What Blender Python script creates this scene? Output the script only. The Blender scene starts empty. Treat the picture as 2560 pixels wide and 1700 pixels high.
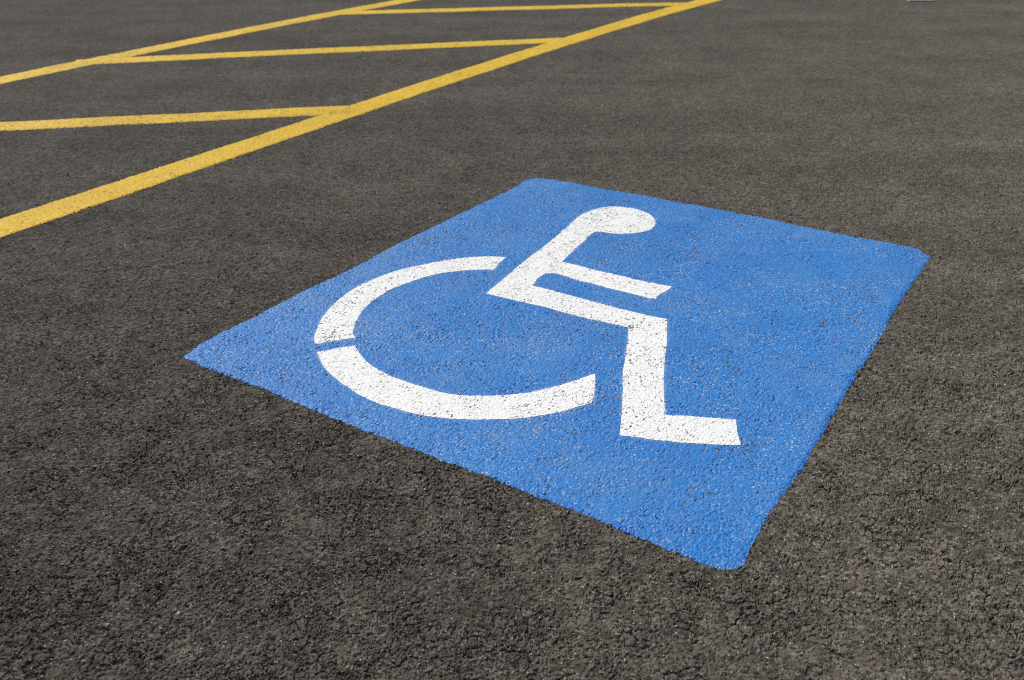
import bpy, math
import numpy as np
from mathutils import Vector

# ------------------------------------------------------------------ camera, sky, sun, exposure
scene = bpy.context.scene
CAM_H = 1.0
cam_data = bpy.data.cameras.new('camera')
cam = bpy.data.objects.new('camera', cam_data)
scene.collection.objects.link(cam)
cam.location = (0.0, 0.0, CAM_H)
PITCH, ROLL = math.radians(28.0), math.radians(-0.5)
fwd = Vector((0, math.cos(PITCH), -math.sin(PITCH)))
up0 = Vector((0, math.sin(PITCH), math.cos(PITCH)))
right0 = Vector((1, 0, 0))
right = right0 * math.cos(ROLL) + up0 * math.sin(ROLL)
up = up0 * math.cos(ROLL) - right0 * math.sin(ROLL)
from mathutils import Matrix
cam.rotation_euler = Matrix((right, up, -fwd)).transposed().to_euler()
cam_data.sensor_width = 36.0
cam_data.lens = 36.0 * 2280.0 / 2560.0
cam_data.clip_start = 0.05
cam_data.clip_end = 2000.0
cam_data.dof.use_dof = True
cam_data.dof.focus_distance = 1.8
cam_data.dof.aperture_fstop = 6.3
scene.camera = cam

SUN_AZ = math.radians(-43.0)      # from the view direction, negative = to the left
SUN_EL = math.radians(49.0)
world = bpy.data.worlds.new('World')
scene.world = world
world.use_nodes = True
wn = world.node_tree.nodes
sky = wn.new('ShaderNodeTexSky')
sky.sky_type = 'NISHITA'
sky.sun_disc = False
sky.sun_elevation = SUN_EL
sky.sun_rotation = SUN_AZ
wn['Background'].inputs['Strength'].default_value = 0.06
world.node_tree.links.new(sky.outputs[0], wn['Background'].inputs['Color'])

sun_data = bpy.data.lights.new('sun', 'SUN')
sun_data.energy = 5.0
sun_data.angle = math.radians(0.53)
sun_data.color = (1.0, 0.955, 0.89)
sun = bpy.data.objects.new('sun', sun_data)
scene.collection.objects.link(sun)
to_sun = Vector((math.sin(SUN_AZ) * math.cos(SUN_EL), math.cos(SUN_AZ) * math.cos(SUN_EL), math.sin(SUN_EL)))
sun.location = to_sun * 30
sun.rotation_euler = to_sun.to_track_quat('Z', 'Y').to_euler()

vs = scene.view_settings
vs.view_transform = 'Standard'
vs.look = 'None'
vs.exposure = 0.0
vs.gamma = 1.0
vs.use_curve_mapping = False
scene.render.engine = 'CYCLES'
scene.cycles.use_denoising = False
scene.cycles.use_adaptive_sampling = False
scene.cycles.filter_width = 1.0
scene.cycles.max_bounces = 3

# ------------------------------------------------------------------ ground coordinates (metres) of every painted outline
SHAPES = {
'blue':[(-0.7472,1.8106),(-0.7466,1.8273),(-0.7358,1.8368),(-0.7342,1.8515),(-0.7272,1.8787),(-0.7097,1.9090),(-0.6932,1.9374),(-0.6651,1.9694),(-0.6484,2.0017),(-0.6270,2.0266),(-0.5867,2.0977),(-0.5348,2.1766),(-0.4614,2.2815),(-0.4207,2.3398),(-0.3825,2.4065),(-0.3495,2.4570),(-0.2800,2.5623),(-0.2521,2.5953),(-0.1765,2.7165),(-0.1149,2.7996),(-0.0239,2.9370),(0.0113,2.9819),(0.0494,3.0607),(0.0763,3.0822),(0.0940,3.0884),(0.1177,3.0846),(0.1810,3.0505),(0.2771,2.9874),(0.4300,2.9045),(0.5494,2.8223),(0.6197,2.7823),(0.7983,2.6614),(0.8966,2.5870),(0.9884,2.5183),(1.0915,2.4602),(1.1552,2.4161),(1.1638,2.3862),(1.1667,2.3637),(1.1717,2.3541),(1.1287,2.2882),(1.0683,2.1962),(1.0117,2.1152),(0.9575,2.0367),(0.8712,1.8948),(0.8249,1.8227),(0.7718,1.7451),(0.6803,1.6038),(0.6069,1.4865),(0.5634,1.4196),(0.5176,1.3487),(0.4680,1.2813),(0.4238,1.2166),(0.3946,1.1704),(0.3800,1.1419),(0.3677,1.1194),(0.3513,1.1057),(0.3285,1.1059),(0.3131,1.1129),(0.2578,1.1479),(0.2096,1.1825),(0.1654,1.2138),(0.1471,1.2267),(0.1092,1.2503),(0.0839,1.2676),(0.0665,1.2747),(0.0275,1.3028),(-0.0048,1.3225),(-0.0381,1.3444),(-0.0608,1.3617),(-0.1372,1.4080),(-0.2368,1.4719),(-0.3227,1.5267),(-0.4019,1.5799),(-0.4852,1.6374),(-0.5133,1.6590),(-0.5398,1.6792),(-0.5837,1.7010),(-0.6114,1.7211),(-0.6511,1.7445),(-0.6916,1.7675),(-0.7039,1.7816),(-0.7376,1.8057)],
'wheel_up':[(-0.0131,2.3768),(-0.0611,2.3841),(-0.1100,2.3802),(-0.1583,2.3688),(-0.2057,2.3500),(-0.2522,2.3266),(-0.2976,2.3013),(-0.3411,2.2670),(-0.3821,2.2223),(-0.4121,2.1755),(-0.4355,2.1229),(-0.4536,2.0722),(-0.4638,2.0184),(-0.4671,1.9667),(-0.4667,1.9303),(-0.4654,1.8994),(-0.4607,1.8785),(-0.4521,1.8689),(-0.4173,1.8828),(-0.3689,1.8984),(-0.3785,1.9215),(-0.3786,1.9440),(-0.3787,1.9789),(-0.3757,2.0167),(-0.3667,2.0605),(-0.3524,2.1005),(-0.3308,2.1417),(-0.3077,2.1766),(-0.2659,2.2165),(-0.2178,2.2528),(-0.1770,2.2739),(-0.1304,2.2870),(-0.0832,2.2907),(-0.0462,2.2887),(-0.0361,2.3267),(-0.0194,2.3644)],
'wheel_lo':[(-0.4467,1.8306),(-0.4312,1.7910),(-0.4101,1.7473),(-0.3801,1.7051),(-0.3436,1.6643),(-0.3013,1.6251),(-0.2617,1.5975),(-0.2165,1.5734),(-0.1695,1.5566),(-0.1164,1.5458),(-0.0641,1.5430),(0.0147,1.5469),(0.0553,1.5559),(0.0963,1.5682),(0.1367,1.5879),(0.1639,1.6014),(0.1707,1.6313),(0.1800,1.7074),(0.1787,1.7199),(0.1390,1.6953),(0.1017,1.6743),(0.0584,1.6559),(0.0167,1.6427),(-0.0287,1.6363),(-0.0665,1.6361),(-0.1062,1.6380),(-0.1532,1.6521),(-0.1886,1.6713),(-0.2316,1.6970),(-0.2639,1.7193),(-0.2978,1.7500),(-0.3274,1.7879),(-0.3464,1.8202),(-0.3586,1.8466),(-0.3637,1.8601),(-0.4053,1.8461)],
'head':[(0.1731,2.6147),(0.2192,2.7119),(0.2453,2.7453),(0.2673,2.7646),(0.2960,2.7789),(0.3311,2.7861),(0.3648,2.7802),(0.3910,2.7694),(0.4154,2.7460),(0.4324,2.7210),(0.4418,2.6919),(0.4454,2.6587),(0.4421,2.6310),(0.4327,2.6039),(0.4199,2.5818),(0.3983,2.5646),(0.3712,2.5538),(0.3451,2.5492),(0.3196,2.5498),(0.2915,2.5566),(0.2699,2.5659),(0.2540,2.5680),(0.2451,2.5568),(0.2247,2.5210)],
'torso':[(0.1731,2.6147),(0.2247,2.5210),(0.2165,2.4957),(0.1878,2.4427),(0.1630,2.3875),(0.1407,2.3381),(0.0924,2.2620),(0.0766,2.2410),(0.0674,2.2202),(0.0551,2.1828),(-0.0664,2.1356),(-0.0239,2.2222),(0.0321,2.3405),(0.1024,2.4692)],
'arm':[(0.1407,2.3381),(0.1709,2.3209),(0.2296,2.2806),(0.2763,2.2530),(0.3428,2.2089),(0.3823,2.1868),(0.4202,2.1678),(0.4012,2.1443),(0.3748,2.1156),(0.3666,2.0966),(0.3559,2.0981),(0.3305,2.1126),(0.2922,2.1380),(0.2531,2.1633),(0.2163,2.1917),(0.1730,2.2194),(0.1402,2.2467),(0.1178,2.2614),(0.0924,2.2620)],
'thigh':[(-0.0664,2.1356),(0.0551,2.1828),(0.1125,2.1450),(0.1657,2.1102),(0.2174,2.0744),(0.2927,2.0252),(0.3419,1.9976),(0.3748,1.9812),(0.3747,1.9638),(0.2789,1.9374),(0.2335,1.9620),(0.1838,1.9889),(0.1332,2.0194),(0.0815,2.0537),(0.0283,2.0826),(-0.0261,2.1122)],
'shin':[(0.2789,1.9374),(0.3747,1.9638),(0.3660,1.9092),(0.3565,1.8506),(0.3445,1.7948),(0.3345,1.7416),(0.3261,1.6953),(0.3168,1.6291),(0.3116,1.5872),(0.3084,1.5520),(0.2675,1.4674),(0.2373,1.4752),(0.2083,1.4823),(0.2144,1.5209),(0.2194,1.5522),(0.2258,1.5969),(0.2338,1.6522),(0.2375,1.6922),(0.2438,1.7384),(0.2546,1.7915),(0.2683,1.8680)],
'foot':[(0.3084,1.5520),(0.3116,1.5515),(0.3435,1.5490),(0.3749,1.5438),(0.4168,1.5380),(0.4465,1.5336),(0.4410,1.5020),(0.4383,1.4758),(0.4364,1.4441),(0.4078,1.4445),(0.3778,1.4482),(0.3377,1.4539),(0.2976,1.4614),(0.2675,1.4674)],
'near':[(-2.2936,1.6250),(-1.6598,2.6441),(-1.4455,2.9995),(-1.2307,3.3545),(-1.0150,3.7090),(-0.7983,4.0628),(-0.5801,4.4157),(-0.3601,4.7674),(-0.1382,5.1179),(0.0861,5.4668),(0.3130,5.8141),(0.5429,6.1595),(0.7760,6.5028),(1.0127,6.8438),(1.2532,7.1823),(1.4979,7.5182),(2.9169,9.5781),(3.0576,9.4877),(1.6347,7.4304),(1.3886,7.0954),(1.1463,6.7580),(0.9078,6.4182),(0.6727,6.0762),(0.4409,5.7320),(0.2122,5.3859),(-0.0135,5.0379),(-0.2366,4.6881),(-0.4571,4.3368),(-0.6753,3.9839),(-0.8913,3.6297),(-1.1054,3.2742),(-1.3178,2.9176),(-1.5286,2.5600),(-2.1566,1.5371)],
'far':[(-3.3420,3.7515),(-2.7088,4.7711),(-2.5817,4.9829),(-2.4537,5.1941),(-2.3248,5.4047),(-2.1949,5.6147),(-2.0641,5.8241),(-1.9323,6.0329),(-1.7995,6.2411),(-1.6658,6.4486),(-1.5312,6.6555),(-1.3956,6.8618),(-1.2591,7.0676),(-1.1216,7.2726),(-0.9832,7.4771),(-0.8438,7.6810),(0.5428,9.7615),(0.6806,9.6725),(-0.7060,7.5920),(-0.8454,7.3881),(-0.9838,7.1836),(-1.1213,6.9785),(-1.2579,6.7728),(-1.3935,6.5665),(-1.5281,6.3596),(-1.6618,6.1520),(-1.7945,5.9439),(-1.9263,5.7351),(-2.0572,5.5257),(-2.1871,5.3157),(-2.3160,5.1051),(-2.4440,4.8939),(-2.5710,4.6821),(-3.2043,3.6625)],
'h1':[(-3.3790,3.7113),(-2.1965,3.9155),(-2.0911,3.9344),(-1.9858,3.9532),(-1.8805,3.9720),(-1.7751,3.9908),(-1.6698,4.0095),(-1.5644,4.0283),(-1.4591,4.0469),(-1.3537,4.0656),(-1.2484,4.0842),(-1.1430,4.1028),(-1.0376,4.1214),(-0.9322,4.1399),(-0.8269,4.1584),(-0.7215,4.1769),(-0.6962,4.0249),(-0.8016,4.0065),(-0.9070,3.9880),(-1.0124,3.9694),(-1.1178,3.9509),(-1.2231,3.9323),(-1.3285,3.9137),(-1.4339,3.8950),(-1.5392,3.8763),(-1.6446,3.8576),(-1.7499,3.8389),(-1.8552,3.8201),(-1.9606,3.8013),(-2.0659,3.7825),(-2.1712,3.7636),(-3.3537,3.5594)],
'h2':[(-2.4379,5.2864),(-2.2408,5.3307),(-2.0436,5.3745),(-1.8462,5.4177),(-1.6488,5.4604),(-1.4512,5.5025),(-1.2535,5.5441),(-1.0558,5.5851),(-0.8579,5.6256),(-0.6599,5.6655),(-0.4618,5.7049),(-0.2636,5.7437),(-0.0653,5.7820),(0.1332,5.8198),(0.3317,5.8570),(0.3632,5.6981),(0.1647,5.6609),(-0.0338,5.6231),(-0.2321,5.5848),(-0.4303,5.5460),(-0.6284,5.5066),(-0.8264,5.4667),(-1.0243,5.4262),(-1.2220,5.3852),(-1.4197,5.3436),(-1.6173,5.3015),(-1.8147,5.2588),(-2.0121,5.2156),(-2.2093,5.1718),(-2.4064,5.1275)],
'h3':[(-1.2800,7.0012),(-1.0930,7.0318),(-0.9058,7.0611),(-0.7185,7.0891),(-0.5311,7.1159),(-0.3435,7.1415),(-0.1558,7.1658),(0.0320,7.1889),(0.2200,7.2107),(0.4082,7.2313),(0.5964,7.2507),(0.7849,7.2688),(0.9734,7.2857),(1.1621,7.3013),(1.3510,7.3157),(1.3698,7.1528),(1.1809,7.1384),(0.9922,7.1228),(0.8036,7.1059),(0.6152,7.0878),(0.4269,7.0684),(0.2388,7.0478),(0.0508,7.0260),(-0.1371,7.0029),(-0.3248,6.9786),(-0.5124,6.9530),(-0.6998,6.9262),(-0.8871,6.8981),(-1.0742,6.8688),(-1.2612,6.8383)],
'block':[(3.0249,7.3315),(3.0167,7.2633),(3.2228,7.2507),(3.2594,7.3169)],}

# ------------------------------------------------------------------ noise in numpy
def hash2(ix, iy, seed):
    with np.errstate(over='ignore'):
        h = (ix.astype(np.uint32) * np.uint32(374761393)) ^ (iy.astype(np.uint32) * np.uint32(668265263)) ^ np.uint32((seed * 2246822519) & 0xffffffff)
        h = (h ^ (h >> np.uint32(13))) * np.uint32(1274126177)
        h = (h ^ (h >> np.uint32(16))) * np.uint32(2654435761)
        h = h ^ (h >> np.uint32(15))
    return h.astype(np.float64) / 4294967296.0

def vnoise(x, y, scale, seed):
    """smooth value noise, about -1..1"""
    X = x / scale + seed * 17.31; Y = y / scale - seed * 9.77
    ix = np.floor(X); iy = np.floor(Y)
    fx = X - ix; fy = Y - iy
    ix = ix.astype(np.int64); iy = iy.astype(np.int64)
    ux = fx * fx * fx * (fx * (fx * 6 - 15) + 10); uy = fy * fy * fy * (fy * (fy * 6 - 15) + 10)
    a = hash2(ix, iy, seed); b = hash2(ix + 1, iy, seed)
    c = hash2(ix, iy + 1, seed); d = hash2(ix + 1, iy + 1, seed)
    return ((a + (b - a) * ux) * (1 - uy) + (c + (d - c) * ux) * uy) * 2 - 1

def worley(x, y, scale, seed):
    """distance to nearest and second stone centre (in cells) and a random number per stone"""
    X = x / scale; Y = y / scale
    ix = np.floor(X).astype(np.int64); iy = np.floor(Y).astype(np.int64)
    f1 = np.full(X.shape, 9.0); f2 = np.full(X.shape, 9.0); idv = np.zeros(X.shape)
    for dx in (-1, 0, 1):
        for dy in (-1, 0, 1):
            cx = ix + dx; cy = iy + dy
            px = cx + hash2(cx, cy, seed); py = cy + hash2(cx, cy, seed + 1)
            d = np.hypot(px - X, py - Y)
            near = d < f1
            f2 = np.where(near, f1, np.minimum(f2, d))
            idv = np.where(near, hash2(cx, cy, seed + 2), idv)
            f1 = np.where(near, d, f1)
    return f1, f2, idv

def sstep(a, b, v):
    t = np.clip((v - a) / (b - a), 0, 1)
    return t * t * (3 - 2 * t)

def undulation(x, y):
    return 0.0032 * vnoise(x, y, 0.9, 3) + 0.0011 * vnoise(x, y, 0.33, 4) + 0.0010 * vnoise(x, y, 0.09, 5)

def relief(x, y, cell, fill=0.0):
    """height of the rolled asphalt; fill 0..1 = how far paint levels its gaps"""
    lod = lambda lam: np.clip(lam / (1.1 * cell), 0, 1)
    patch = np.clip(0.55 + 0.4 * vnoise(x, y, 0.04, 6) + 0.15 * vnoise(x, y, 0.17, 7), 0.2, 1.0)
    h = np.zeros(x.shape)
    # cracks between clumps of stones
    wx = x + 0.0045 * vnoise(x, y, 0.009, 51); wy = y + 0.0045 * vnoise(x, y, 0.009, 52)
    f1, f2, idv = worley(wx, wy, 0.022, 11)
    crack = (1 - sstep(0.0, 0.11, f2 - f1)) * sstep(-0.15, 0.35, vnoise(x, y, 0.04, 12))
    h += lod(0.02) * (0.0010 * (idv - 0.5) - 0.0034 * crack)
    # coarse stones
    wx = x + 0.0016 * vnoise(x, y, 0.004, 53); wy = y + 0.0016 * vnoise(x, y, 0.004, 54)
    f1, f2, idv = worley(wx, wy, 0.0092, 21)
    crev = 1 - sstep(0.0, 0.26, f2 - f1)
    pit = np.where(idv < 0.03, 1 - sstep(0.15, 0.55, f1), 0.0)
    h += lod(0.0092) * (0.0012 * (idv - 0.5) - 0.0021 * patch * crev - 0.0018 * pit)
    # small stones
    f1, f2, idv = worley(wx + 0.003, wy - 0.002, 0.0050, 33)
    crev = 1 - sstep(0.0, 0.3, f2 - f1)
    h += lod(0.0050) * (0.0015 * (idv - 0.5) - 0.0012 * (0.3 + patch) * crev)
    # sand
    h += lod(0.0033) * (0.0010 * vnoise(x, y, 0.0036, 9) + 0.0006 * vnoise(x, y, 0.0019, 10))
    return undulation(x, y) + 0.98 * h * (1 - 0.8 * fill)

def voids(x, y, amount):
    """little gaps the paint did not reach, 0..1"""
    v = 0.75 * vnoise(x, y, 0.0046, 41) + 0.55 * vnoise(x, y, 0.0030, 42) + 0.18 * vnoise(x, y, 0.03, 43) + 0.10 * vnoise(x, y, 0.2, 44)
    return sstep(1.0 - amount, 1.12 - amount, v)

# ------------------------------------------------------------------ materials
def new_mat(name):
    m = bpy.data.materials.new(name)
    m.use_nodes = True
    nt = m.node_tree
    return m, nt, nt.nodes['Principled BSDF']

class NT:
    def __init__(self, nt): self.nt = nt
    def node(self, kind, **kw):
        n = self.nt.nodes.new(kind)
        for k, v in kw.items(): setattr(n, k, v)
        return n
    def link(self, a, b): self.nt.links.new(a, b)
    def val(self, sock, v):
        if isinstance(v, bpy.types.NodeSocket): self.link(v, sock)
        else: sock.default_value = v
    def math(self, op, a, b=0.0, clamp=False):
        n = self.node('ShaderNodeMath', operation=op, use_clamp=clamp)
        self.val(n.inputs[0], a); self.val(n.inputs[1], b)
        return n.outputs[0]
    def mix(self, f, a, b):
        n = self.node('ShaderNodeMix', data_type='RGBA')
        self.val(n.inputs[0], f)
        self.val(n.inputs[6], a if isinstance(a, bpy.types.NodeSocket) else (*a, 1.0))
        self.val(n.inputs[7], b if isinstance(b, bpy.types.NodeSocket) else (*b, 1.0))
        return n.outputs[2]
    def noise(self, scale, detail=2.0, rough=0.5, vec=None):
        n = self.node('ShaderNodeTexNoise')
        n.inputs['Scale'].default_value = scale; n.inputs['Detail'].default_value = detail; n.inputs['Roughness'].default_value = rough
        self.link(vec, n.inputs['Vector'])
        return n.outputs['Fac']
    def voro(self, scale, vec, feature='F1'):
        n = self.node('ShaderNodeTexVoronoi', feature=feature)
        n.inputs['Scale'].default_value = scale
        self.link(vec, n.inputs['Vector'])
        return n
    def ramp(self, v, lo, hi, to0=0.0, to1=1.0):
        n = self.node('ShaderNodeMapRange', interpolation_type='SMOOTHSTEP')
        self.val(n.inputs[0], v)
        n.inputs[1].default_value = lo; n.inputs[2].default_value = hi; n.inputs[3].default_value = to0; n.inputs[4].default_value = to1
        return n.outputs[0]
    def scale_col(self, col, f):
        n = self.node('ShaderNodeVectorMath', operation='SCALE')
        self.link(col, n.inputs[0]); self.val(n.inputs['Scale'], f)
        return n.outputs[0]

ASPHALT_A = (0.052, 0.0455, 0.0380)
ASPHALT_B = (0.162, 0.144, 0.121)

def asphalt_colour(t, vec):
    """binder-coated grey stones with a few bare pale grains"""
    stone = t.voro(185.0, vec)
    sep = t.node('ShaderNodeSeparateColor'); t.link(stone.outputs['Color'], sep.inputs[0])
    mid = t.noise(75.0, 4.0, 0.7, vec)
    f = t.math('ADD', t.math('MULTIPLY', sep.outputs[0], 0.6), t.math('MULTIPLY', mid, 0.55))
    col = t.mix(t.ramp(f, 0.22, 0.82), ASPHALT_A, ASPHALT_B)
    col = t.mix(t.math('MULTIPLY', t.math('GREATER_THAN', sep.outputs[1], 0.88), 0.65), col, (0.215, 0.194, 0.166))
    tint = t.ramp(t.noise(26.0, 2.0, 0.5, vec), 0.42, 0.62)
    col = t.mix(t.math('MULTIPLY', tint, 0.5), col, (0.098, 0.086, 0.068))
    big = t.node('ShaderNodeSeparateColor'); t.link(t.voro(72.0, vec).outputs['Color'], big.inputs[0])
    col = t.scale_col(col, t.ramp(big.outputs[0], 0.0, 1.0, 0.86, 1.16))
    # hand-sized mottling, and faint streaks left by the paver across the bays
    col = t.scale_col(col, t.ramp(t.noise(11.0, 5.0, 0.72, vec), 0.3, 0.7, 0.91, 1.09))
    mp = t.node('ShaderNodeMapping'); mp.inputs['Rotation'].default_value = (0, 0, math.radians(33)); mp.inputs['Scale'].default_value = (0.4, 2.6, 1.0)
    t.link(vec, mp.inputs['Vector'])
    col = t.scale_col(col, t.ramp(t.noise(1.0, 4.0, 0.6, mp.outputs[0]), 0.3, 0.7, 0.88, 1.12))
    col = t.scale_col(col, t.ramp(t.noise(2.8, 4.0, 0.65, vec), 0.3, 0.7, 0.88, 1.12))
    g = t.voro(290.0, vec)
    gs = t.node('ShaderNodeSeparateColor'); t.link(g.outputs['Color'], gs.inputs[0])
    grain = t.math('MULTIPLY', t.math('GREATER_THAN', gs.outputs[0], 0.915), t.ramp(g.outputs['Distance'], 0.55, 0.3))
    col = t.mix(t.math('MULTIPLY', grain, gs.outputs[1]), col, (0.50, 0.48, 0.43))
    return col

def asphalt_material():
    m, nt, b = new_mat('asphalt')
    t = NT(nt)
    vec = t.node('ShaderNodeTexCoord').outputs['Object']
    t.link(asphalt_colour(t, vec), b.inputs['Base Color'])
    t.val(b.inputs['Roughness'], 0.9)
    b.inputs['Specular IOR Level'].default_value = 0.04
    b.inputs['Diffuse Roughness'].default_value = 0.65
    h = t.math('ADD', t.noise(260.0, 3.0, 0.65, vec), t.math('MULTIPLY', t.voro(130.0, vec).outputs['Distance'], -0.9))
    bp = t.node('ShaderNodeBump'); bp.inputs['Strength'].default_value = 1.0; bp.inputs['Distance'].default_value = 0.0019
    t.link(h, bp.inputs['Height']); t.link(bp.outputs[0], b.inputs['Normal'])
    return m

def paint_material(name, colour, alt, speck, worn, rough, edge_colour=None, mist=False, speck_amt=1.0, spec=0.2, fine_scale=210.0):
    m, nt, b = new_mat(name)
    t = NT(nt)
    vec = t.node('ShaderNodeTexCoord').outputs['Object']
    def attr(n):
        a = t.node('ShaderNodeAttribute'); a.attribute_name = n
        return a.outputs['Fac']
    large = t.noise(2.6, 3.0, 0.55, vec)
    fine = t.noise(fine_scale, 3.0, 0.65, vec)
    col = t.mix(t.math('MULTIPLY', t.ramp(fine, 0.4, 0.66), t.ramp(large, 0.35, 0.65, 0.45, 1.0)), colour, alt)
    # paint rubbed thin on top of single stones
    g = t.voro(165.0, vec)
    gs = t.node('ShaderNodeSeparateColor'); t.link(g.outputs['Color'], gs.inputs[0])
    thin = t.math('MULTIPLY', t.math('GREATER_THAN', gs.outputs[0], 1 - worn), t.ramp(g.outputs['Distance'], 0.55, 0.2))
    thin = t.math('MULTIPLY', thin, t.ramp(t.noise(5.0, 3.0, 0.6, vec), 0.38, 0.62, 0.25, 1.0))
    col = t.mix(t.math('MULTIPLY', thin, t.math('MULTIPLY', gs.outputs[1], speck_amt)), col, speck)
    if mist:   # scuffs and dust ground into the panel
        dust = t.ramp(t.noise(4.2, 5.0, 0.65, vec), 0.46, 0.70, 0.0, 0.14)
        col = t.mix(dust, col, (0.24, 0.31, 0.40))
    if edge_colour:
        wob = t.math('ADD', attr('edge'), t.math('MULTIPLY', t.math('SUBTRACT', t.noise(14.0, 2.0, 0.5, vec), 0.5), 0.03))
        col = t.mix(t.math('MULTIPLY', t.ramp(wob, 0.020, 0.006, 0.0, 0.7), t.ramp(t.noise(2.3, 1.0, 0.5, vec), 0.47, 0.62)), col, edge_colour)
    if mist:
        dust = t.math('MULTIPLY', attr('mist'), t.ramp(t.noise(420.0, 1.0, 0.5, vec), 0.35, 0.62))
        col = t.mix(dust, col, (0.80, 0.80, 0.79))
    # gaps show the road underneath
    col = t.mix(attr('gap'), col, asphalt_colour(t, vec))
    t.link(col, b.inputs['Base Color'])
    t.val(b.inputs['Roughness'], t.ramp(t.noise(80.0, 2.0, 0.5, vec), 0.3, 0.7, rough - 0.08, rough + 0.1))
    b.inputs['Specular IOR Level'].default_value = spec
    b.inputs['Diffuse Roughness'].default_value = 0.1
    h = t.math('ADD', t.noise(330.0, 2.0, 0.6, vec), t.math('MULTIPLY', t.voro(165.0, vec).outputs['Distance'], -0.5))
    bp = t.node('ShaderNodeBump'); bp.inputs['Strength'].default_value = 0.55; bp.inputs['Distance'].default_value = 0.0009
    t.link(h, bp.inputs['Height']); t.link(bp.outputs[0], b.inputs['Normal'])
    return m

def stone_material(name, a, bcol, scale):
    m, nt, b = new_mat(name)
    t = NT(nt)
    vec = t.node('ShaderNodeTexCoord').outputs['Object']
    t.link(t.mix(t.ramp(t.noise(scale, 3.0, 0.6, vec), 0.35, 0.65), a, bcol), b.inputs['Base Color'])
    b.inputs['Roughness'].default_value = 0.85
    bp = t.node('ShaderNodeBump'); bp.inputs['Strength'].default_value = 0.5; bp.inputs['Distance'].default_value = 0.002
    t.link(t.noise(scale * 6, 3.0, 0.6, vec), bp.inputs['Height']); t.link(bp.outputs[0], b.inputs['Normal'])
    return m

M_ASPHALT = asphalt_material()
M_BLUE = paint_material('blue_paint', (0.020, 0.155, 0.465), (0.072, 0.245, 0.545), (0.43, 0.44, 0.45), 0.46, 0.5,
                        edge_colour=(0.018, 0.145, 0.490), mist=True, spec=0.22)
M_WHITE = paint_material('white_paint', (0.74, 0.75, 0.75), (0.82, 0.82, 0.80), (0.52, 0.52, 0.51), 0.14, 0.55)
M_YELLOW = paint_material('yellow_paint', (0.53, 0.345, 0.026), (0.80, 0.540, 0.062), (0.38, 0.26, 0.04), 0.40, 0.6, spec=0.1, fine_scale=95.0)
M_CONCRETE = stone_material('pale_concrete', (0.22, 0.21, 0.195), (0.28, 0.27, 0.25), 18.0)
M_GRIT = stone_material('grit_stone', (0.12, 0.115, 0.10), (0.42, 0.40, 0.36), 45.0)

# ------------------------------------------------------------------ mesh helpers
def make_mesh(name, co, faces, mat, attrs=None, smooth=True):
    me = bpy.data.meshes.new(name)
    co = np.ascontiguousarray(co, dtype=np.float32); faces = np.ascontiguousarray(faces, dtype=np.int32)
    k = faces.shape[1]
    me.vertices.add(len(co)); me.vertices.foreach_set('co', co.ravel())
    me.loops.add(faces.size); me.loops.foreach_set('vertex_index', faces.ravel())
    me.polygons.add(len(faces))
    me.polygons.foreach_set('loop_start', np.arange(0, faces.size, k, dtype=np.int32))
    me.polygons.foreach_set('use_smooth', np.full(len(faces), smooth))
    me.update(calc_edges=True)
    me.validate()
    for an, av in (attrs or {}).items():
        a = me.attributes.new(an, 'FLOAT', 'POINT'); a.data.foreach_set('value', np.ascontiguousarray(av, dtype=np.float32))
    me.materials.append(mat)
    o = bpy.data.objects.new(name, me)
    scene.collection.objects.link(o)
    return o

def smooth_outline(pts, step, corner=38.0):
    """Catmull-Rom through the traced points, corners kept sharp, resampled to about step"""
    P = np.array(pts, float); n = len(P)
    a = P - np.roll(P, 1, 0); b = np.roll(P, -1, 0) - P
    turn = np.degrees(np.abs((np.arctan2(b[:, 1], b[:, 0]) - np.arctan2(a[:, 1], a[:, 0]) + np.pi) % (2 * np.pi) - np.pi))
    sharp = turn > corner
    out = []
    for i in range(n):
        p1, p2 = P[i], P[(i + 1) % n]
        p0 = p1 if sharp[i] else P[i - 1]
        p3 = p2 if sharp[(i + 1) % n] else P[(i + 2) % n]
        L = np.linalg.norm(p2 - p1)
        m1 = (p2 - p0) * (L / max(L + np.linalg.norm(p1 - p0), 1e-9)); m2 = (p3 - p1) * (L / max(L + np.linalg.norm(p3 - p2), 1e-9))
        k = max(1, int(round(L / step)))
        t = (np.arange(k) / k)[:, None]
        out.append((2 * t**3 - 3 * t**2 + 1) * p1 + (t**3 - 2 * t**2 + t) * m1 + (-2 * t**3 + 3 * t**2) * p2 + (t**3 - t**2) * m2)
    return np.concatenate(out)

def ragged(poly, amp, seed, small=0.006, wide=0.05):
    x, y = poly[:, 0], poly[:, 1]
    f = lambda k: 0.75 * vnoise(x, y, small, k) + 0.5 * vnoise(x, y, small * 0.5, k + 1) + 0.3 * vnoise(x, y, wide, k + 2)
    return poly + amp * np.stack([f(seed), f(seed + 7)], 1)

def straighten(poly, sigma, keep):
    """even out a hand-traced rim along its length, leaving the places near keep as they are"""
    step = np.linalg.norm(np.diff(poly, axis=0), axis=1).mean()
    n = int(3 * sigma / step); k = np.exp(-0.5 * (np.arange(-n, n + 1) * step / sigma) ** 2); k /= k.sum()
    ext = np.concatenate([poly[-n:], poly, poly[:n]])
    sm = np.stack([np.convolve(ext[:, i], k, 'valid') for i in (0, 1)], 1)
    d = np.min([np.hypot(*(poly - np.array(c)).T) for c in keep], axis=0)
    w = sstep(0.05, 0.12, d)[:, None]
    return poly * (1 - w) + sm * w

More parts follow.
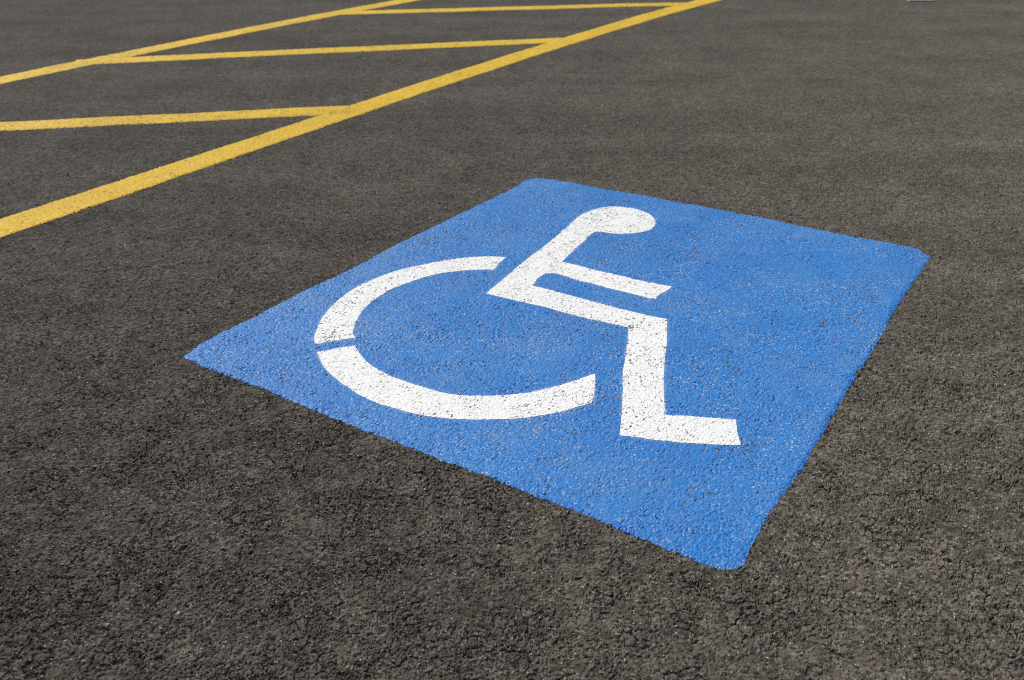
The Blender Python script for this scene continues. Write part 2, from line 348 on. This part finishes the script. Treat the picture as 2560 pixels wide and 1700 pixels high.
class Region:
    """an outline rasterised on a square grid: inside test, depth from the rim, and a mesh"""
    def __init__(self, poly, cell):
        self.poly = poly; self.s = cell
        self.x0, self.y0 = poly.min(0) - 4 * cell
        self.nx, self.ny = (np.ceil((poly.max(0) - poly.min(0)) / cell).astype(int) + 9)
        gx = self.x0 + np.arange(self.nx) * cell; gy = self.y0 + np.arange(self.ny) * cell
        ins = np.zeros((self.ny, self.nx), bool)
        A = poly; B = np.roll(poly, -1, 0)
        for j, yy in enumerate(gy):
            c = (A[:, 1] <= yy) != (B[:, 1] <= yy)
            if c.any():
                xs = np.sort(A[c, 0] + (yy - A[c, 1]) / (B[c, 1] - A[c, 1]) * (B[c, 0] - A[c, 0]))
                ins[j] = (np.searchsorted(xs, gx) % 2) == 1
        self.inside = ins; self.gx = gx; self.gy = gy
        depth = np.zeros(ins.shape, np.int16); cur = ins.copy()
        for k in range(int(0.055 / cell) + 2):
            depth += cur
            nxt = cur.copy()
            nxt[1:] &= cur[:-1]; nxt[:-1] &= cur[1:]; nxt[:, 1:] &= cur[:, :-1]; nxt[:, :-1] &= cur[:, 1:]
            cur = nxt
        self.depth = depth
    def depth_at(self, x, y):
        i = np.rint((x - self.x0) / self.s).astype(int); j = np.rint((y - self.y0) / self.s).astype(int)
        ok = (i >= 0) & (i < self.nx) & (j >= 0) & (j < self.ny)
        out = np.zeros(x.shape)
        out[ok] = self.depth[j[ok], i[ok]] * self.s
        return out
    def outside_distance(self, x, y, reach):
        """distance to the outline, capped at reach (points given one by one)"""
        out = np.full(x.shape, reach)
        bx = (x > self.poly[:, 0].min() - reach) & (x < self.poly[:, 0].max() + reach) & (y > self.poly[:, 1].min() - reach) & (y < self.poly[:, 1].max() + reach)
        idx = np.nonzero(bx)[0]
        for c in np.array_split(idx, max(1, len(idx) // 4000)):
            d = np.hypot(x[c][:, None] - self.poly[None, :, 0], y[c][:, None] - self.poly[None, :, 1]).min(1)
            out[c] = np.minimum(d, reach)
        return out
    def mesh2d(self):
        ins = self.inside
        q = ins[:-1, :-1] | ins[1:, :-1] | ins[:-1, 1:] | ins[1:, 1:]
        jj, ii = np.nonzero(q)
        idx = np.arange(self.nx * self.ny).reshape(self.ny, self.nx)
        F = np.stack([idx[jj, ii], idx[jj, ii + 1], idx[jj + 1, ii + 1], idx[jj + 1, ii]], 1)
        used, inv = np.unique(F, return_inverse=True)
        F = inv.reshape(F.shape)
        x = self.gx[used % self.nx].copy(); y = self.gy[used // self.nx].copy()
        inside = ins.ravel()[used]; dep = self.depth.ravel()[used]
        cand = np.nonzero(~inside | (dep <= 1))[0]
        A = self.poly; D = np.roll(A, -1, 0) - A; L2 = np.maximum((D**2).sum(1), 1e-14)
        for c in np.array_split(cand, max(1, len(cand) // 1500)):
            vx = x[c][:, None] - A[None, :, 0]; vy = y[c][:, None] - A[None, :, 1]
            tt = np.clip((vx * D[:, 0] + vy * D[:, 1]) / L2, 0, 1)
            dx = vx - tt * D[:, 0]; dy = vy - tt * D[:, 1]
            d2 = dx * dx + dy * dy; k = d2.argmin(1); r = np.arange(len(c))
            mv = ~inside[c] | (d2[r, k] < (0.3 * self.s) ** 2)
            x[c] = np.where(mv, x[c] - dx[r, k], x[c]); y[c] = np.where(mv, y[c] - dy[r, k], y[c])
        return x, y, F, dep * self.s

# ------------------------------------------------------------------ outlines
WHITE_PARTS = ['wheel_up', 'wheel_lo', 'head', 'torso', 'arm', 'thigh', 'shin', 'foot']
YELLOW = ['near', 'far', 'h1', 'h2', 'h3']
REG = {}
_b = SHAPES['blue']; _B = np.array(_b)
CORNERS = [_b[i] for i in (_B[:, 0].argmin(), _B[:, 1].argmax(), _B[:, 0].argmax(), _B[:, 1].argmin())]
REG['blue'] = Region(ragged(straighten(smooth_outline(_b, 0.0022), 0.035, CORNERS), 0.0028, 101, 0.007), 0.0030)
for k in WHITE_PARTS:
    REG[k] = Region(ragged(smooth_outline(SHAPES[k], 0.0018), 0.0007, 211, 0.006, 0.03), 0.0019)
for i, k in enumerate(YELLOW):
    REG[k] = Region(ragged(smooth_outline(SHAPES[k], 0.004), 0.0016, 301 + i, 0.010, 0.09), 0.0046 if k in ('near', 'h1') else 0.009)

def cell_size(r):
    return (CAM_H**2 + r * r) / CAM_H * DTH

# ------------------------------------------------------------------ ground: one sheet to the horizon, finer towards the symbol
DTH = math.radians(0.050)
th = np.arange(math.radians(50.5), math.radians(6.6), -DTH)
r_mid = CAM_H / np.tan(th)
r_near = np.linspace(0.02, r_mid[0], 40)[:-1]
r_far = np.geomspace(r_mid[-1], 900.0, 60)[1:]
rr = np.concatenate([r_near, r_mid, r_far])
ph_mid = np.linspace(math.radians(-42), math.radians(42), 1230)
ph = np.concatenate([np.linspace(-math.pi, ph_mid[0], 45)[:-1], ph_mid, np.linspace(ph_mid[-1], math.pi, 45)[1:-1]])
nr, npn = len(rr), len(ph)
Rg, Pg = np.meshgrid(rr, ph, indexing='ij')
gx = (Rg * np.sin(Pg)).ravel(); gy = (Rg * np.cos(Pg)).ravel()
dr = np.gradient(rr)
dph = np.gradient(ph)
cell = np.maximum(np.repeat(dr, npn), Rg.ravel() * np.tile(np.abs(dph), nr))
dense = cell < 0.12
gz = np.zeros(gx.shape)
gz[dense] = relief(gx[dense], gy[dense], np.repeat(dr, npn)[dense] ** 0.6 * (Rg.ravel() * np.tile(np.abs(dph), nr))[dense] ** 0.4)
gz[~dense] = -0.004
for k in ['blue'] + YELLOW:
    m = np.nonzero(dense)[0]
    d = REG[k].depth_at(gx[m], gy[m])
    sink = d > 1.6 * cell[m]
    gz[m[sink]] -= 0.006
I = np.arange(nr * npn).reshape(nr, npn)
I2 = np.roll(I, -1, 1)
F = np.stack([I[:-1], I[1:], I2[1:], I2[:-1]], -1).reshape(-1, 4)[:, ::-1]
ground = make_mesh('ground', np.stack([gx, gy, gz], 1), F, M_ASPHALT, smooth=False)
ground.data.polygons.foreach_set('use_smooth', np.repeat(rr[:-1] > 4.5, npn))
ground['kind'] = 'structure'

# ------------------------------------------------------------------ painted markings
def tag(o, label=None, category=None, group=None):
    if label: o['label'] = label
    if category: o['category'] = category
    if group: o['group'] = group
    return o

def painted(name, key, mat, lift, fill, gap, parent=None, under=(), mist_from=(), depth=0.0012, rim_w=3.5):
    reg = REG[key]
    x, y, F, dep = reg.mesh2d()
    r = np.hypot(x, y)
    c = np.maximum(reg.s, np.sqrt(cell_size(r) * r * math.radians(0.068)))
    v = voids(x, y, gap + (0.13 * vnoise(x, y, 0.16, 61) + 0.08 * vnoise(x, y, 0.05, 62) if key not in WHITE_PARTS else 0.05 * vnoise(x, y, 0.12, 61)))
    rim = sstep(0.0, rim_w * reg.s, dep) if rim_w else 1.0
    z = (1 - rim) * (relief(x, y, c, 0.1) + 0.0003) + rim * (relief(x, y, c, fill) + lift) - depth * v
    if under:
        GX, GY = np.meshgrid(reg.gx, reg.gy)
        any_in = np.zeros(GX.shape, bool)
        for u in under: any_in |= REG[u].depth_at(GX, GY) > 0
        for _ in range(2):
            k = any_in.copy()
            k[1:] &= any_in[:-1]; k[:-1] &= any_in[1:]; k[:, 1:] &= any_in[:, :-1]; k[:, :-1] &= any_in[:, 1:]
            any_in = k
        i = np.clip(np.rint((x - reg.x0) / reg.s).astype(int), 0, reg.nx - 1); j = np.clip(np.rint((y - reg.y0) / reg.s).astype(int), 0, reg.ny - 1)
        z[any_in[j, i]] -= 0.004
    attrs = {'gap': v, 'edge': dep}
    if mist_from:
        dm = np.full(x.shape, 0.03)
        for u in mist_from: dm = np.minimum(dm, REG[u].outside_distance(x, y, 0.03))
        patchy = np.clip(0.5 + 0.9 * vnoise(x, y, 0.06, 77), 0, 1)
        attrs['mist'] = 0.45 * np.exp(-dm / 0.0028) * patchy
    o = make_mesh(name, np.stack([x, y, z], 1), F, mat, attrs, smooth=False)
    o.parent = parent
    return o

symbol = bpy.data.objects.new('accessible_parking_symbol', None)
scene.collection.objects.link(symbol)
tag(symbol, 'large blue painted panel with white wheelchair symbol on the asphalt', 'road marking')
painted('blue_panel', 'blue', M_BLUE, 0.0011, 0.72, 0.25, symbol, under=WHITE_PARTS, mist_from=WHITE_PARTS)
for key, name in (('wheel_up', 'wheel_arc'), ('wheel_lo', 'wheel_arc'), ('head', 'head'), ('torso', 'torso'), ('arm', 'arm'), ('thigh', 'thigh'), ('shin', 'lower_leg'), ('foot', 'foot')):
    painted(name, key, M_WHITE, 0.0015, 0.83, 0.26, symbol, rim_w=0)

LINE_LABELS = {
    'near': 'long wide yellow stripe nearest the blue panel',
    'far': 'long yellow stripe across the top left corner, farthest from the blue panel',
    'h1': 'diagonal yellow hatch stripe closest to the camera, running off the left edge',
    'h2': 'diagonal yellow hatch stripe in the middle of the three',
    'h3': 'thin diagonal yellow hatch stripe along the top edge of the photo'}
for i, k in enumerate(YELLOW):
    o = painted('painted_stripe', k, M_YELLOW, 0.0022 + (0.0012 if k[0] == 'h' else 0.0), 0.75, 0.30)
    tag(o, LINE_LABELS[k], 'road marking', 'yellow stripes of the hatched aisle')

# ------------------------------------------------------------------ pale concrete slab at the far right
def concrete_block():
    import bmesh
    B = SHAPES['block']
    p0 = Vector((*B[1], 0)); p1 = Vector((*B[2], 0))
    ax = (p1 - p0).normalized(); L = (p1 - p0).length; ay = Vector((-ax.y, ax.x, 0))
    bm = bmesh.new()
    bmesh.ops.create_cube(bm, size=1.0)
    for v in bm.verts:
        top = v.co.z > 0
        X = (v.co.x + 0.5) * L + (0.004 if v.co.x < 0 else -0.004) * (1 if top else 0)
        Y = (v.co.y + 0.5) * 0.30 + (0.004 if v.co.y < 0 else -0.004) * (1 if top else 0)
        v.co = p0 + ax * X + ay * Y + Vector((0, 0, 0.009 if top else -0.012))
    bmesh.ops.bevel(bm, geom=list(bm.edges), offset=0.003, segments=2, profile=0.6, affect='EDGES')
    me = bpy.data.meshes.new('concrete_block'); bm.to_mesh(me); bm.free()
    me.materials.append(M_CONCRETE)
    ob = bpy.data.objects.new('concrete_block', me)
    scene.collection.objects.link(ob)
    return tag(ob, 'low pale grey concrete block at the top edge, far right', 'concrete block')
concrete_block()

# ------------------------------------------------------------------ loose grit lying on the asphalt
def loose_grit():
    rng = np.random.default_rng(12)
    base = np.array([(1,0,0),(-1,0,0),(0,1,0),(0,-1,0),(0,0,1),(0,0,-1)], float)
    tri = np.array([(0,2,4),(2,1,4),(1,3,4),(3,0,4),(2,0,5),(1,2,5),(3,1,5),(0,3,5)])
    n = 6500
    r = np.sqrt(rng.uniform(0.8**2, 8.5**2, n)) ** 1.0
    a = rng.uniform(-0.75, 0.75, n)
    near = rng.uniform(size=n) < 0.35
    r[near] = rng.uniform(0.85, 3.5, near.sum())
    x = r * np.sin(a); y = r * np.cos(a)
    keep = np.ones(n, bool)
    for k in ['blue'] + YELLOW: keep &= (REG[k].depth_at(x, y) <= 0) | (rng.uniform(size=n) < 0.06)
    x, y, r = x[keep], y[keep], r[keep]; n = len(x)
    size = 0.0009 + 0.0022 * rng.uniform(size=n) ** 3 + 0.00012 * r
    z = relief(x, y, np.maximum(0.002, cell_size(r)))
    ang = rng.uniform(0, 6.283, n)
    sc = np.stack([size * rng.uniform(0.8, 1.5, n), size * rng.uniform(0.7, 1.1, n), size * rng.uniform(0.5, 0.9, n)], 1)
    V = base[None] * (1 + rng.uniform(-0.25, 0.25, (n, 6, 1))) * sc[:, None, :]
    c, s = np.cos(ang)[:, None], np.sin(ang)[:, None]
    vx = V[..., 0] * c - V[..., 1] * s + x[:, None]; vy = V[..., 0] * s + V[..., 1] * c + y[:, None]; vz = V[..., 2] + (z + size * 0.45)[:, None]
    co = np.stack([vx, vy, vz], -1).reshape(-1, 3)
    F = (tri[None] + (np.arange(n) * 6)[:, None, None]).reshape(-1, 3)
    o = make_mesh('loose_grit', co, F, M_GRIT, smooth=False)
    o['kind'] = 'stuff'
    tag(o, 'scattered pale grit and tiny stones lying loose on the asphalt', 'grit')
loose_grit()
